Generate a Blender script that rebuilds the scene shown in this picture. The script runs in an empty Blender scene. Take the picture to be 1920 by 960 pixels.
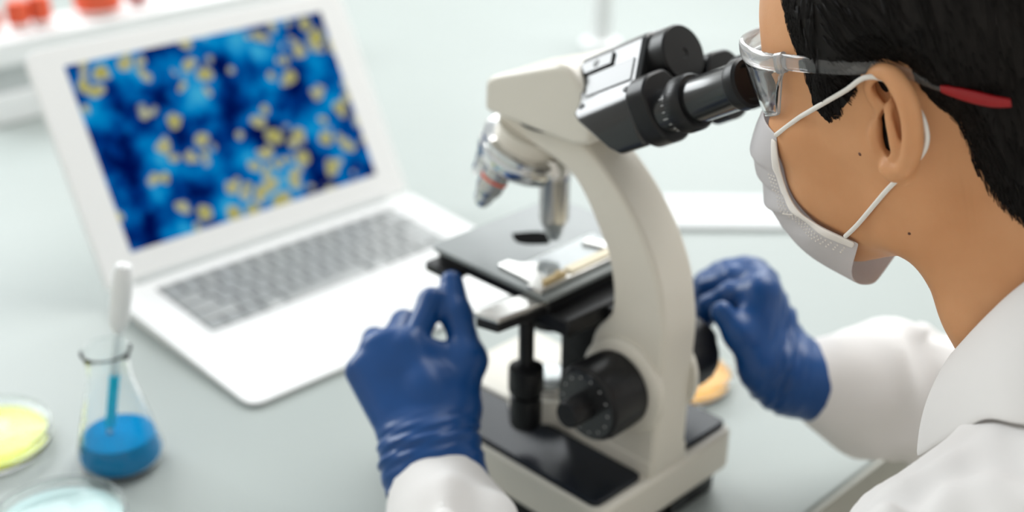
import bpy, bmesh, math, random
import numpy as np
from mathutils import Vector, Matrix
from mathutils.bvhtree import BVHTree

# ------------------------------------------------------------------ camera, world, light, exposure
SC = bpy.context.scene
COL = SC.collection
TABLE_Z = 0.75
CAM_H = 0.549
PITCH, ROLL = 0.45, 0.005
cam_data = bpy.data.cameras.new('camera')
cam = bpy.data.objects.new('camera', cam_data)
COL.objects.link(cam)
cam_data.sensor_width = 36.0
cam_data.lens = 2400.0 * 36.0 / 1920.0
cam_data.clip_start = 0.02
fw = Vector((0, math.cos(PITCH), -math.sin(PITCH)))
rt0 = Vector((1, 0, 0))
up0 = rt0.cross(fw)
rt = rt0 * math.cos(ROLL) + up0 * math.sin(ROLL)
up = up0 * math.cos(ROLL) - rt0 * math.sin(ROLL)
Mc = Matrix(((rt.x, up.x, -fw.x, 0), (rt.y, up.y, -fw.y, 0), (rt.z, up.z, -fw.z, CAM_H + TABLE_Z), (0, 0, 0, 1)))
cam.matrix_world = Mc
cam_data.dof.use_dof = True
cam_data.dof.focus_distance = 0.62
cam_data.dof.aperture_fstop = 3.9
SC.camera = cam
SC.view_settings.view_transform = 'Standard'
SC.view_settings.look = 'None'
SC.view_settings.exposure = 0.08
SC.view_settings.gamma = 1.0
SC.view_settings.use_curve_mapping = False

world = bpy.data.worlds.new('world')
SC.world = world
world.use_nodes = True
bg = world.node_tree.nodes['Background']
bg.inputs[0].default_value = (0.90, 0.97, 1.0, 1)
bg.inputs[1].default_value = 0.62


def area_light(name, loc, target, sx, sy, power, color=(1, 1, 1)):
    d = bpy.data.lights.new(name, 'AREA')
    d.shape = 'RECTANGLE'
    d.size, d.size_y, d.energy, d.color = sx, sy, power, color
    o = bpy.data.objects.new(name, d)
    COL.objects.link(o)
    o.location = loc
    o.rotation_euler = (Vector(target) - Vector(loc)).to_track_quat('-Z', 'Y').to_euler()
    return o


# daylight of the two wide windows (left wall and back wall) and one ceiling panel
area_light('window_daylight_left', (-1.336, 2.009, 1.62), (0.1, 0.75, 1.1), 1.2, 0.95, 35, (0.94, 0.98, 1.0))
area_light('window_daylight_back', (0.955, 2.547, 1.85), (0.2, 0.8, 1.0), 2.4, 1.3, 32, (0.94, 0.98, 1.0))
area_light('ceiling_panel', (0.9, 1.9, 2.9), (0.2, 0.8, 0.8), 1.6, 1.2, 36, (1.0, 0.98, 0.95))


# ------------------------------------------------------------------ materials
def mat(name, col, rough=0.5, metal=0.0, spec=0.5, trans=0.0, ior=1.45, sss=0.0, coat=0.0, alpha=1.0, noise=None, bump=None, emit=None):
    m = bpy.data.materials.new(name)
    m.use_nodes = True
    nt = m.node_tree
    b = nt.nodes['Principled BSDF']
    b.inputs['Base Color'].default_value = (*col, 1)
    b.inputs['Roughness'].default_value = rough
    b.inputs['Metallic'].default_value = metal
    b.inputs['Specular IOR Level'].default_value = spec
    b.inputs['Transmission Weight'].default_value = trans
    b.inputs['IOR'].default_value = ior
    b.inputs['Coat Weight'].default_value = coat
    b.inputs['Coat Roughness'].default_value = 0.12
    if sss:
        b.inputs['Subsurface Weight'].default_value = sss
        b.inputs['Subsurface Radius'].default_value = (0.012, 0.005, 0.003)
        b.inputs['Subsurface Scale'].default_value = 0.6
    tc = None
    if noise or bump:
        tc = nt.nodes.new('ShaderNodeTexCoord')
    if noise:                                   # (scale, amount, detail)
        n = nt.nodes.new('ShaderNodeTexNoise')
        n.inputs['Scale'].default_value = noise[0]
        n.inputs['Detail'].default_value = noise[2] if len(noise) > 2 else 3
        nt.links.new(tc.outputs['Object'], n.inputs['Vector'])
        r = nt.nodes.new('ShaderNodeValToRGB')
        a = noise[1]
        r.color_ramp.elements[0].position = 0.3
        r.color_ramp.elements[1].position = 0.7
        r.color_ramp.elements[0].color = (*[max(0, c * (1 - a)) for c in col], 1)
        r.color_ramp.elements[1].color = (*[min(1, c * (1 + a)) for c in col], 1)
        nt.links.new(n.outputs['Fac'], r.inputs['Fac'])
        nt.links.new(r.outputs['Color'], b.inputs['Base Color'])
    if bump:                                    # (scale, strength, distance)
        n = nt.nodes.new('ShaderNodeTexNoise')
        n.inputs['Scale'].default_value = bump[0]
        n.inputs['Detail'].default_value = 4
        nt.links.new(tc.outputs['Object'], n.inputs['Vector'])
        bp = nt.nodes.new('ShaderNodeBump')
        bp.inputs['Strength'].default_value = bump[1]
        bp.inputs['Distance'].default_value = bump[2]
        nt.links.new(n.outputs['Fac'], bp.inputs['Height'])
        nt.links.new(bp.outputs['Normal'], b.inputs['Normal'])
    return m


M = {}
M['table'] = mat('table_laminate', (0.36, 0.395, 0.38), 0.42, noise=(3.0, 0.02), spec=0.35)
M['wall'] = mat('wall_paint', (0.86, 0.86, 0.85), 0.7, noise=(2.0, 0.02))
M['fill_wall'] = mat('warm_fill_paint', (0.78, 0.74, 0.69), 0.7, noise=(2.0, 0.02))  # warm tone picked to bounce fill light from the camera side
M['floor'] = mat('floor_vinyl', (0.62, 0.60, 0.54), 0.45, noise=(4.0, 0.04))
M['table_edge'] = mat('table_edge_band', (0.36, 0.36, 0.32), 0.5, noise=(5.0, 0.05))
M['cream'] = mat('cream_enamel', (0.70, 0.665, 0.585), 0.34, noise=(6, 0.02), coat=0.2)
M['black'] = mat('black_plastic', (0.010, 0.010, 0.011), 0.34, spec=0.33, noise=(30, 0.2), bump=(900, 0.06, 0.0004))
M['satin'] = mat('black_satin_metal', (0.014, 0.015, 0.016), 0.24, spec=0.5, coat=0.35, noise=(20, 0.2), bump=(1500, 0.02, 0.0002))
M['pad'] = mat('base_pad_rubber', (0.006, 0.009, 0.015), 0.22, spec=0.35, noise=(20, 0.2))
M['hole'] = mat('hole_shade', (0.003, 0.003, 0.003), 0.9, spec=0.05, noise=(30, 0.2))
M['chrome'] = mat('chrome', (0.78, 0.77, 0.76), 0.13, metal=1.0, noise=(10, 0.03))
M['steel'] = mat('brushed_steel', (0.62, 0.61, 0.59), 0.27, metal=1.0, noise=(60, 0.06))
M['stage'] = mat('stage_plate', (0.20, 0.22, 0.22), 0.32, spec=0.75, noise=(40, 0.04))
M['lens'] = mat('lens_glass', (0.85, 0.9, 0.9), 0.03, trans=0.6, ior=1.5)
M['screw'] = mat('screw_dark', (0.05, 0.05, 0.05), 0.3, metal=1.0, noise=(60, 0.1))
M['mark_grey'] = mat('grey_print', (0.34, 0.34, 0.34), 0.5, noise=(60, 0.05))
M['mark'] = mat('white_print', (0.75, 0.76, 0.76), 0.5, noise=(60, 0.05))
M['brass'] = mat('brass_yellow', (0.55, 0.42, 0.22), 0.4, noise=(30, 0.1))
M['ivory'] = mat('slide_label', (0.78, 0.70, 0.52), 0.5, noise=(30, 0.05))
M['dish'] = mat('thin_dish_plastic', (0.97, 0.99, 0.985), 0.03, trans=1.0, ior=1.12, spec=0.3)
M['glass'] = mat('clear_glass', (0.97, 0.99, 0.99), 0.02, trans=1.0, ior=1.30)
M['laptop'] = mat('laptop_white', (0.86, 0.865, 0.86), 0.33, noise=(10, 0.01))
M['well'] = mat('keyboard_well', (0.12, 0.125, 0.125), 0.5, noise=(30, 0.1))
M['key'] = mat('key_cap', (0.37, 0.385, 0.385), 0.30, noise=(40, 0.05), spec=0.6)
M['rubber'] = mat('translucent_bulb', (0.86, 0.92, 0.93), 0.25, trans=0.55, ior=1.3, noise=(20, 0.02))
M['blue_liquid'] = mat('blue_liquid', (0.0, 0.27, 0.60), 0.6, spec=0.02, noise=(20, 0.05))
M['cyan_liquid'] = mat('cyan_liquid', (0.0, 0.55, 0.82), 0.6, spec=0.02, noise=(20, 0.05))
M['yellow_liquid'] = mat('yellow_medium', (0.60, 0.62, 0.0), 0.15, spec=0.2, noise=(15, 0.1))
M['teal_liquid'] = mat('pale_teal_medium', (0.50, 0.68, 0.68), 0.12, spec=0.2, noise=(15, 0.05))
M['orange_liquid'] = mat('orange_medium', (0.80, 0.36, 0.04), 0.15, spec=0.2, noise=(25, 0.3))
M['red'] = mat('red_plastic', (0.72, 0.10, 0.04), 0.35, noise=(20, 0.08))
M['dark_red'] = mat('dark_red_plastic', (0.42, 0.05, 0.05), 0.35, noise=(20, 0.08))
M['white_plastic'] = mat('white_plastic', (0.84, 0.85, 0.85), 0.4, noise=(15, 0.02))
M['slab'] = mat('slab_plastic', (0.62, 0.64, 0.64), 0.4, noise=(15, 0.02))
M['grey_plastic'] = mat('grey_plastic', (0.50, 0.53, 0.53), 0.4, noise=(15, 0.03))


# ------------------------------------------------------------------ mesh helpers (millimetres in, metres out)
class MB:
    def __init__(s):
        s.v, s.f = [], []

    def add(s, vs, fs):
        o = len(s.v)
        s.v += [tuple(float(c) for c in v) for v in vs]
        s.f += [tuple(i + o for i in f) for f in fs]
        return s

    def box(s, lo, hi):
        (a, b, c), (d, e, f) = lo, hi
        return s.add([(a, b, c), (d, b, c), (d, e, c), (a, e, c), (a, b, f), (d, b, f), (d, e, f), (a, e, f)],
                     [(0, 3, 2, 1), (4, 5, 6, 7), (0, 1, 5, 4), (1, 2, 6, 5), (2, 3, 7, 6), (3, 0, 4, 7)])

    def prism(s, poly, fn, lo, hi):
        """extrude a 2-D polygon: fn(u, v, w) -> xyz, w from lo to hi"""
        n = len(poly)
        vs = [fn(u, v, lo) for u, v in poly] + [fn(u, v, hi) for u, v in poly]
        fs = [tuple(range(n))[::-1], tuple(range(n, 2 * n))]
        fs += [(i, (i + 1) % n, n + (i + 1) % n, n + i) for i in range(n)]
        return s.add(vs, fs)

    def rings(s, rings, cap0=True, cap1=True, closed=True):
        n = len(rings[0])
        vs = [p for r in rings for p in r]
        fs = []
        for k in range(len(rings) - 1):
            for i in range(n if closed else n - 1):
                j = (i + 1) % n
                fs.append((k * n + i, k * n + j, (k + 1) * n + j, (k + 1) * n + i))
        if cap0:
            fs.append(tuple(range(n))[::-1])
        if cap1:
            fs.append(tuple(range((len(rings) - 1) * n, len(rings) * n)))
        return s.add(vs, fs)

    def lathe(s, prof, p0=(0, 0, 0), axis=(0, 0, 1), n=32, ridge=None, cap0=True, cap1=True):
        """prof: list of (r, h) along axis; ridge: (lo_index, hi_index, depth, count) makes knurling"""
        a = Vector(axis).normalized()
        t = a.orthogonal().normalized()
        b = a.cross(t)
        p0 = Vector(p0)
        rs = []
        for k, (r, h) in enumerate(prof):
            ring = []
            for i in range(n):
                q = r
                if ridge and ridge[0] <= k <= ridge[1] and i % 2:
                    q = r - ridge[2]
                th = 2 * math.pi * i / n
                ring.append(p0 + a * h + (t * math.cos(th) + b * math.sin(th)) * q)
            rs.append(ring)
        return s.rings(rs, cap0, cap1)

    def tube(s, pts, rad, n=10, cap=True, flat=1.0):
        pts = [Vector(p) for p in pts]
        if not hasattr(rad, '__len__'):
            rad = [rad] * len(pts)
        rs = []
        prev = None
        for k, p in enumerate(pts):
            d = (pts[min(k + 1, len(pts) - 1)] - pts[max(k - 1, 0)]).normalized()
            t = d.orthogonal().normalized() if prev is None else (prev - d * prev.dot(d)).normalized()
            prev = t
            b = d.cross(t)
            rs.append([p + (t * math.cos(2 * math.pi * i / n) + b * math.sin(2 * math.pi * i / n) * flat) * rad[k] for i in range(n)])
        return s.rings(rs, cap, cap)

    def build(s, name, m, parent=None, bevel=0.0, seg=2, angle=38, subsurf=0, solid=0.0):
        me = bpy.data.meshes.new(name)
        me.from_pydata([(x * .001, y * .001, z * .001) for x, y, z in s.v], [], s.f)
        bm = bmesh.new()
        bm.from_mesh(me)
        bmesh.ops.recalc_face_normals(bm, faces=bm.faces)
        bm.to_mesh(me)
        bm.free()
        me.polygons.foreach_set('use_smooth', [True] * len(me.polygons))
        if not subsurf:
            me.set_sharp_from_angle(angle=math.radians(angle))
        me.materials.append(m)
        o = bpy.data.objects.new(name, me)
        COL.objects.link(o)
        if parent is not None:
            o.parent = parent
        if solid:
            md = o.modifiers.new('thickness', 'SOLIDIFY')
            md.thickness = solid * .001
            md.offset = 0
        if bevel:
            md = o.modifiers.new('edge', 'BEVEL')
            md.width = bevel * .001
            md.segments = seg
            md.limit_method = 'ANGLE'
            md.angle_limit = math.radians(40)
        if subsurf:
            md = o.modifiers.new('smooth', 'SUBSURF')
            md.levels = md.render_levels = subsurf
        return o


def xy(u, v, w): return (u, v, w)          # polygon in plan, extruded in z
def xz(u, v, w): return (u, w, v)          # polygon in side view, extruded in y


def round_poly(poly, r, n=4):
    out = []
    N = len(poly)
    for i in range(N):
        p0, p1, p2 = Vector(poly[i - 1]), Vector(poly[i]), Vector(poly[(i + 1) % N])
        a, b = (p0 - p1), (p2 - p1)
        q = min(r[i] if hasattr(r, '__len__') else r, a.length * .49, b.length * .49)
        A, B = p1 + a.normalized() * q, p1 + b.normalized() * q
        for k in range(n + 1):
            t = k / n
            out.append(tuple(A * (1 - t) ** 2 + p1 * 2 * t * (1 - t) + B * t ** 2))
    return out


def tag(o, label, cat, group=None):
    o['label'] = label
    o['category'] = cat
    if group:
        o['group'] = group
    return o


def structure(o):
    o['kind'] = 'structure'
    return o


def thing(name, loc, label, cat, rz=0.0, group=None):
    o = bpy.data.objects.new(name, None)
    COL.objects.link(o)
    o.location = loc
    o.rotation_euler = (0, 0, rz)
    o.empty_display_size = 0.02
    return tag(o, label, cat, group)


# bench frame: x runs along the microscope towards the user, y across the bench, origin at the microscope's base
YAW = math.radians(-45)
ORG = Vector((0.106, 0.708, TABLE_Z))
RZ = Matrix.Rotation(YAW, 4, 'Z')


def bench(x, y, z=0.0):
    return ORG + RZ @ Vector((x * .001, y * .001, z * .001))


# ------------------------------------------------------------------ the room
def room_part(name, mb, m, **k):
    o = mb.build(name, m, **k)
    o.location = ORG
    o.rotation_euler = (0, 0, YAW)
    return structure(o)


room_part('floor', MB().box((-2600, -2600, -760), (2600, 2600, -750)), M['floor'])
room_part('wall_left', MB().box((-2050, -2600, -750), (-1990, 2600, 2000)), M['wall'])
room_part('blocker_wall_front', MB().box((-1990, -2010, -750), (2000, -1950, 2000)), M['fill_wall'])  # unseen, added behind the camera to block the sky light
room_part('blocker_wall_right', MB().box((1950, -1950, -750), (2010, 1950, 2000)), M['fill_wall'])  # also unseen and added to keep sky light off this side
room_part('wall_back', MB().box((-1990, 1950, -750), (2600, 2010, 2000)), M['wall'])

M['frame_white'] = mat('window_frame_white', (0.82, 0.83, 0.83), 0.45, noise=(8, 0.02))


def window(name, along_y, c, w, zc, h):
    """white frame with a mullion and a sill round the window opening; c is the wall face, w the span along the wall"""
    mb = MB()
    d = 26 if c > 0 else -26

    def bar(u0, u1, z0, z1, k=1.0):
        a, b2 = sorted((c, c - d * k))
        if along_y:
            mb.box((a, u0, z0), (b2, u1, z1))
        else:
            mb.box((u0, a, z0), (u1, b2, z1))
    u0, u1, z0, z1 = w[0], w[1], zc - h / 2, zc + h / 2
    bar(u0 - 60, u1 + 60, z0 - 60, z0)
    bar(u0 - 60, u1 + 60, z1, z1 + 60)
    bar(u0 - 60, u0, z0, z1)
    bar(u1, u1 + 60, z0, z1)
    bar(u0 - 90, u1 + 90, z0 - 90, z0 - 60, 3.0)
    return room_part(name, mb, M['frame_white'], bevel=4)


window('window_1', True, -1990, (-720, 520), 870, 1000)
window('window_2', False, 1950, (-1900, 500), 1100, 1300)

bench_root = thing('lab_bench', bench(-670, 300, -750), 'long white laboratory bench top carrying the laptop and the microscope', 'table', YAW)
MB().box((-1150, -1300, 724), (728, 1200, 750)).build('bench_top', M['table'], bench_root, bevel=2.5)
MB().box((728.5, -1300, 722), (732, 1200, 749)).build('edge_band', M['table_edge'], bench_root)
for sx in (-1100, 640):
    for sy in (-1240, 1140):
        MB().box((sx, sy, 0), (sx + 50, sy + 50, 724)).build('leg', M['grey_plastic'], bench_root)

# ------------------------------------------------------------------ laptop
LP = Vector((-0.3625, 1.022, TABLE_Z))
lap = thing('laptop', LP, 'open white laptop showing a blue and yellow microscope image', 'laptop', 0.752)
LW, LD = 344.5, 231.7
zt = lambda y: 16.0 + 11.0 * y / LD          # y is negative towards the user
pl = round_poly([(0, 0), (LW, 0), (LW, -LD), (0, -LD)], [6, 6, 14, 14], 6)
b = MB()
n = len(pl)
b.rings([[(x * .985 + LW * .0075, y * .985 - 2, 1.0) for x, y in pl], [(x, y, max(2.6, zt(y) * .55)) for x, y in pl], [(x, y, zt(y)) for x, y in pl]])
b.build('base', M['laptop'], lap, bevel=1.0, angle=50)
KX, KY, KW, KD = 35.8, 17.7, 271.8, 97.8
kb = MB().rings([[(x, y, zt(y) + d) for x, y in round_poly([(KX, -KY), (KX + KW, -KY), (KX + KW, -KY - KD), (KX, -KY - KD)], 2.5)] for d in (-1.5, 0.25)]).build('keyboard', M['well'], lap)
u = KW / 14.5
rows = [[1.035] * 14, [1] * 13 + [1.5], [1.5] + [1] * 13, [1.75] + [1] * 11 + [1.75], [2.25] + [1] * 10 + [2.25], [1, 1, 1, 1.25, 5, 1.25, 1, 1, 1, 1]]
rh = [0.55, 1, 1, 1, 1, 1]
v = KD / sum(rh)
key_mesh = {}
yy = -KY
for ri, row in enumerate(rows):
    xx = KX
    h = rh[ri] * v
    sc_ = KW / sum(row)
    for w in row:
        ww = w * sc_
        kk = (round(ww, 1), ri == 0)
        if kk not in key_mesh:
            a, c = ww - 2.6, h - 2.6
            pp = round_poly([(0, 0), (a, 0), (a, -c), (0, -c)], 1.6, 2)
            o = MB().rings([[(x, y, 0) for x, y in pp], [(x, y, .9) for x, y in pp], [(x * .96 + a * .02, y * .96 - c * .02, 1.2) for x, y in pp]]).build('key', M['key'], kb)
            key_mesh[kk] = o.data
        else:
            o = bpy.data.objects.new('key', key_mesh[kk])
            COL.objects.link(o)
            o.parent = kb
        y0 = yy - 1.3
        o.location = ((xx + 1.3) * .001, y0 * .001, (zt(y0 - h / 2) + .3) * .001)
        o.rotation_euler = (math.atan(11.0 / LD), 0, 0)
        xx += ww
    yy -= h
tp = round_poly([(LW / 2 - 55, -128), (LW / 2 + 55, -128), (LW / 2 + 55, -208), (LW / 2 - 55, -208)], 4)
M['trackpad'] = mat('trackpad', (0.83, 0.835, 0.83), 0.28, noise=(10, .01))
MB().rings([[(x, y, zt(y) + d) for x, y in tp] for d in (-.4, .25)]).build('trackpad', M['trackpad'], lap)
TILT = 0.493
lu = Vector((0, math.sin(TILT), math.cos(TILT)))
ln = Vector((0, -math.cos(TILT), math.sin(TILT)))
H0 = Vector((0, 0, 16.0))


def lidp(x, h, d): return tuple(H0 + Vector((x, 0, 0)) + lu * h + ln * d)


lpoly = round_poly([(0, 2), (LW, 2), (LW, 226), (0, 226)], [4, 4, 15, 15], 6)
lid = MB().prism(lpoly, lidp, -5.5, 0).build('lid', M['laptop'], lap, bevel=1.2)
MB().lathe([(5.2, 0), (5.2, LW - 60)], (30, 3, 15.5), (1, 0, 0), 16).build('hinge', M['grey_plastic'], lap)

# screen: procedural micrograph (deep blue field with clustered yellow cells); it gives off light
sm = bpy.data.materials.new('screen_micrograph')
sm.use_nodes = True
nt = sm.node_tree
N, L = nt.nodes, nt.links
for nd in list(N):
    N.remove(nd)
out = N.new('ShaderNodeOutputMaterial')
em = N.new('ShaderNodeEmission')
tc = N.new('ShaderNodeTexCoord')


def node(t, **k):
    q = N.new(t)
    for a, c in k.items():
        if a in q.inputs:
            q.inputs[a].default_value = c
        else:
            setattr(q, a, c)
    return q


def ramp(stops):
    r = N.new('ShaderNodeValToRGB')
    e = r.color_ramp.elements
    while len(e) < len(stops):
        e.new(0.5)
    for q, (p, c) in zip(e, stops):
        q.position = p
        q.color = (*c, 1)
    return r


nz = node('ShaderNodeTexNoise', Scale=24.0, Detail=3.0, Roughness=0.55)
L.new(tc.outputs['Object'], nz.inputs['Vector'])
blue = ramp([(0.36, (0.0, 0.004, 0.07)), (0.435, (0.0, 0.03, 0.20)), (0.515, (0.0, 0.12, 0.40)), (0.61, (0.0, 0.25, 0.58)), (0.71, (0.05, 0.40, 0.66))])
L.new(nz.outputs['Fac'], blue.inputs['Fac'])
prevc = blue.outputs['Color']
for (vs, thr, cl) in ((50.0, 0.42, 0.475), (72.0, 0.36, 0.53), (38.0, 0.34, 0.545)):
    wob = node('ShaderNodeTexNoise', Scale=60.0, Detail=1.0)
    L.new(tc.outputs['Object'], wob.inputs['Vector'])
    mixv = node('ShaderNodeMixRGB', Fac=0.012)
    L.new(tc.outputs['Object'], mixv.inputs[1])
    L.new(wob.outputs['Color'], mixv.inputs[2])
    vo = node('ShaderNodeTexVoronoi', Scale=vs, Randomness=1.0)
    L.new(mixv.outputs[0], vo.inputs['Vector'])
    cln = node('ShaderNodeTexNoise', Scale=15.0 + vs * .1, Detail=1.0)
    L.new(vo.outputs['Position'], cln.inputs['Vector'])
    keep = node('ShaderNodeMath', operation='GREATER_THAN')
    keep.inputs[1].default_value = cl
    L.new(cln.outputs['Fac'], keep.inputs[0])
    disc = ramp([(thr * .82, (1, 1, 1)), (thr, (0, 0, 0))])
    L.new(vo.outputs['Distance'], disc.inputs['Fac'])
    fac = node('ShaderNodeMath', operation='MULTIPLY')
    L.new(disc.outputs['Color'], fac.inputs[0])
    L.new(keep.outputs[0], fac.inputs[1])
    yel = ramp([(0.0, (0.34, 0.31, 0.03)), (thr * .45, (0.40, 0.37, 0.08)), (thr * .78, (0.46, 0.45, 0.28)), (thr, (0.36, 0.44, 0.46))])
    L.new(vo.outputs['Distance'], yel.inputs['Fac'])
    mx = node('ShaderNodeMixRGB')
    L.new(fac.outputs[0], mx.inputs[0])
    L.new(prevc, mx.inputs[1])
    L.new(yel.outputs['Color'], mx.inputs[2])
    prevc = mx.outputs[0]
L.new(prevc, em.inputs['Color'])
em.inputs['Strength'].default_value = 0.88
L.new(em.outputs[0], out.inputs['Surface'])
SL, SW, SB, SH = 32.4, 281.0, 28.9, 178.0
MB().prism([(SL, SB), (SL + SW, SB), (SL + SW, SB + SH), (SL, SB + SH)], lidp, -1, 0.35).build('screen', sm, lap)

# ------------------------------------------------------------------ microscope
scope = thing('microscope', ORG, 'cream and black binocular laboratory microscope on the bench', 'microscope', YAW)
foot = round_poly([(-196, -64), (-5, -64), (-5, 66), (-196, 66)], 12)
MB().prism(foot, xy, 0.5, 18).build('foot', M['black'], scope, bevel=1.5)
plan = round_poly([(-200, -69), (0, -69), (0, 73), (-200, 73)], 10, 6)
MB().prism(plan, xy, 17.5, 49).build('base', M['cream'], scope, bevel=3)
for s in (-1, 1):
    y0, y1, x0 = (-67.5, -20, -178) if s < 0 else (22, 72, -92)
    MB().prism(round_poly([(x0, y0), (-6, y0), (-6, y1), (x0, y1)], 7), xy, 48, 52.5).build('base_pad', M['pad'], scope, bevel=2.0, seg=3)
# spine that the pads flank
MB().prism([(-190, 48), (-2, 48), (-2, 62), (-78, 60), (-100, 54), (-190, 52)], xz, -18, 20).build('spine', M['cream'], scope, bevel=3)
pw = MB().lathe([(4.2, 0), (4.2, 4), (3.4, 5)], (-6, -20, 9), (1, 0, 0), 16).build('power_knob', M['screw'], scope)
MB().box((-5, 8, 5), (-2.5, 26, 14)).build('power_switch', M['satin'], scope, bevel=.6)

# arm: curved limb in side view
inner = [(-148, 259), (-126, 255), (-101, 250), (-81, 243), (-67, 229), (-55, 210), (-47.5, 197), (-42.5, 176), (-42.5, 160), (-47, 152), (-56, 140), (-62, 118), (-72, 90), (-84, 56)]
outer = [(-1, 52), (-0.5, 80), (0.5, 120), (1.5, 152), (-0.5, 170), (-5.5, 192), (-16, 214), (-30, 233), (-46, 249), (-64, 262), (-84, 270), (-148, 270)]


def smooth_line(pts, n=4):
    out = []
    for i in range(len(pts) - 1):
        p0, p1, p2, p3 = [Vector(pts[min(max(j, 0), len(pts) - 1)]) for j in (i - 1, i, i + 1, i + 2)]
        for k in range(n):
            t = k / n
            out.append(tuple(.5 * (2 * p1 + (p2 - p0) * t + (2 * p0 - 5 * p1 + 4 * p2 - p3) * t * t + (3 * p1 - p0 - 3 * p2 + p3) * t ** 3)))
    out.append(pts[-1])
    return out


MB().prism(smooth_line(inner) + smooth_line(outer), xz, -17.5, 17.5).build('arm', M['cream'], scope, bevel=4.0, seg=4)
# round flange of the arm behind each focus knob
for s in (-1, 1):
    MB().lathe([(34, 0), (33, 5), (30, 7)], (-29, s * 15, 111), (0, s, 0), 40).build('knob_flange', M['cream'], scope, bevel=.8)
    kn = MB().lathe([(24, 0), (26, 1.5), (26.5, 8), (26.5, 27), (25, 30), (23.5, 31), (12, 31.2)], (-29, s * 22.5, 111), (0, s, 0), 48, ridge=(2, 3, 1.5)).build('focus_knob', M['black'], scope)
    MB().lathe([(23, 0), (23, 1.6), (15, 1.8)], (-29, s * 53.2, 111), (0, s, 0), 40).build('scale_ring', M['satin'], kn)
    dots = MB()
    for k in range(14):
        a = 2 * math.pi * k / 14
        dots.lathe([(.85, 0), (.85, .4)], (-29 + 19 * math.cos(a), s * 54.6, 111 + 19 * math.sin(a)), (0, s, 0), 8)
    dots.build('scale_mark', M['mark_grey'], kn)
    MB().lathe([(9.5, 0), (9.2, 3), (9.2, 17), (8.2, 18.5)], (-29, s * 54, 111), (0, s, 0), 40, ridge=(1, 2, .5)).build('fine_knob', M['black'], kn)

# white head housing
hp = round_poly([(-150, 270.5), (-149, 292), (-140, 297), (-80, 318), (-56, 300), (-56, 272), (-68, 267.5)], [5, 5, 8, 8, 4, 4, 4], 4)
MB().prism(hp, xz, -27, 27).build('head_housing', M['cream'], scope, bevel=5, seg=4)
MB().lathe([(24, 0), (24, 4)], (-110, 0, 267), (0, 0, 1), 40).build('head_collar', M['screw'], scope)

# black binocular body, tilted 29 degrees
TA = math.radians(29)
ed = Vector((math.cos(TA), 0, math.sin(TA)))
nd_ = Vector((-math.sin(TA), 0, math.cos(TA)))
P0 = Vector((-3, 0, 306))


def E(s, y, t): return tuple(P0 + ed * s + nd_ * t + Vector((0, y, 0)))


sec = [(-41, -15), (-44, -9), (-44, 12), (-41, 17), (-31, 22.5), (-13, 44), (-8, 46.5), (8, 46.5), (13, 44), (31, 22.5), (41, 17), (44, 12), (44, -9), (41, -15)]
back = lambda y, t: -54.0 + (17 - t) * 0.80 if t < 17 else -54 - (t - 17) * 0.38
mbb = MB()
mbb.rings([[E(back(y, t), y, t) for y, t in sec], [E(-6, y, t) for y, t in sec]])
mbb.build('binocular_body', M['satin'], scope, bevel=2.2, seg=3)
# raised cover plates on the sloping tops, with their screws
for s in (-1, 1):
    def S(sv, w, d, s=s):                      # point on the slope: w 0..1 from crease to ridge
        y = -31 + 18 * w
        t = 22.5 + 21.5 * w
        return E(sv, s * (y - d * .767), t + d * .642)
    for pl2, hh in (([(-50, .06), (-11, .06), (-11, .60), (-52, .60)], .6), ([(-57, .66), (-31, .66), (-31, .97), (-61, .97)], 1.3)):
        q = MB()
        lo = [S(a, w, -.5) for a, w in pl2]
        hi = [S(a, w, hh) for a, w in pl2]
        q.rings([lo, hi]).build('cover_plate', M['satin'], scope, bevel=.5)
    for (sv, w) in ((-45, .82), ):
        c = S(sv, w, 0)
        MB().lathe([(3.4, -.5), (3.4, 1.0), (2.4, 1.4)], c, Vector((0, -.767 * s, 0)) + Vector(nd_) * .642, 14).build('screw', M['screw'], scope)
    for sv in (-49, -11):
        c = E(sv, s * -37, 19.6)
        MB().lathe([(2.0, -.8), (2.0, .7), (1.2, .9)], c, Vector((0, -.5 * s, 0)) + Vector(nd_) * .866, 12).build('screw', M['screw'], scope)
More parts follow.
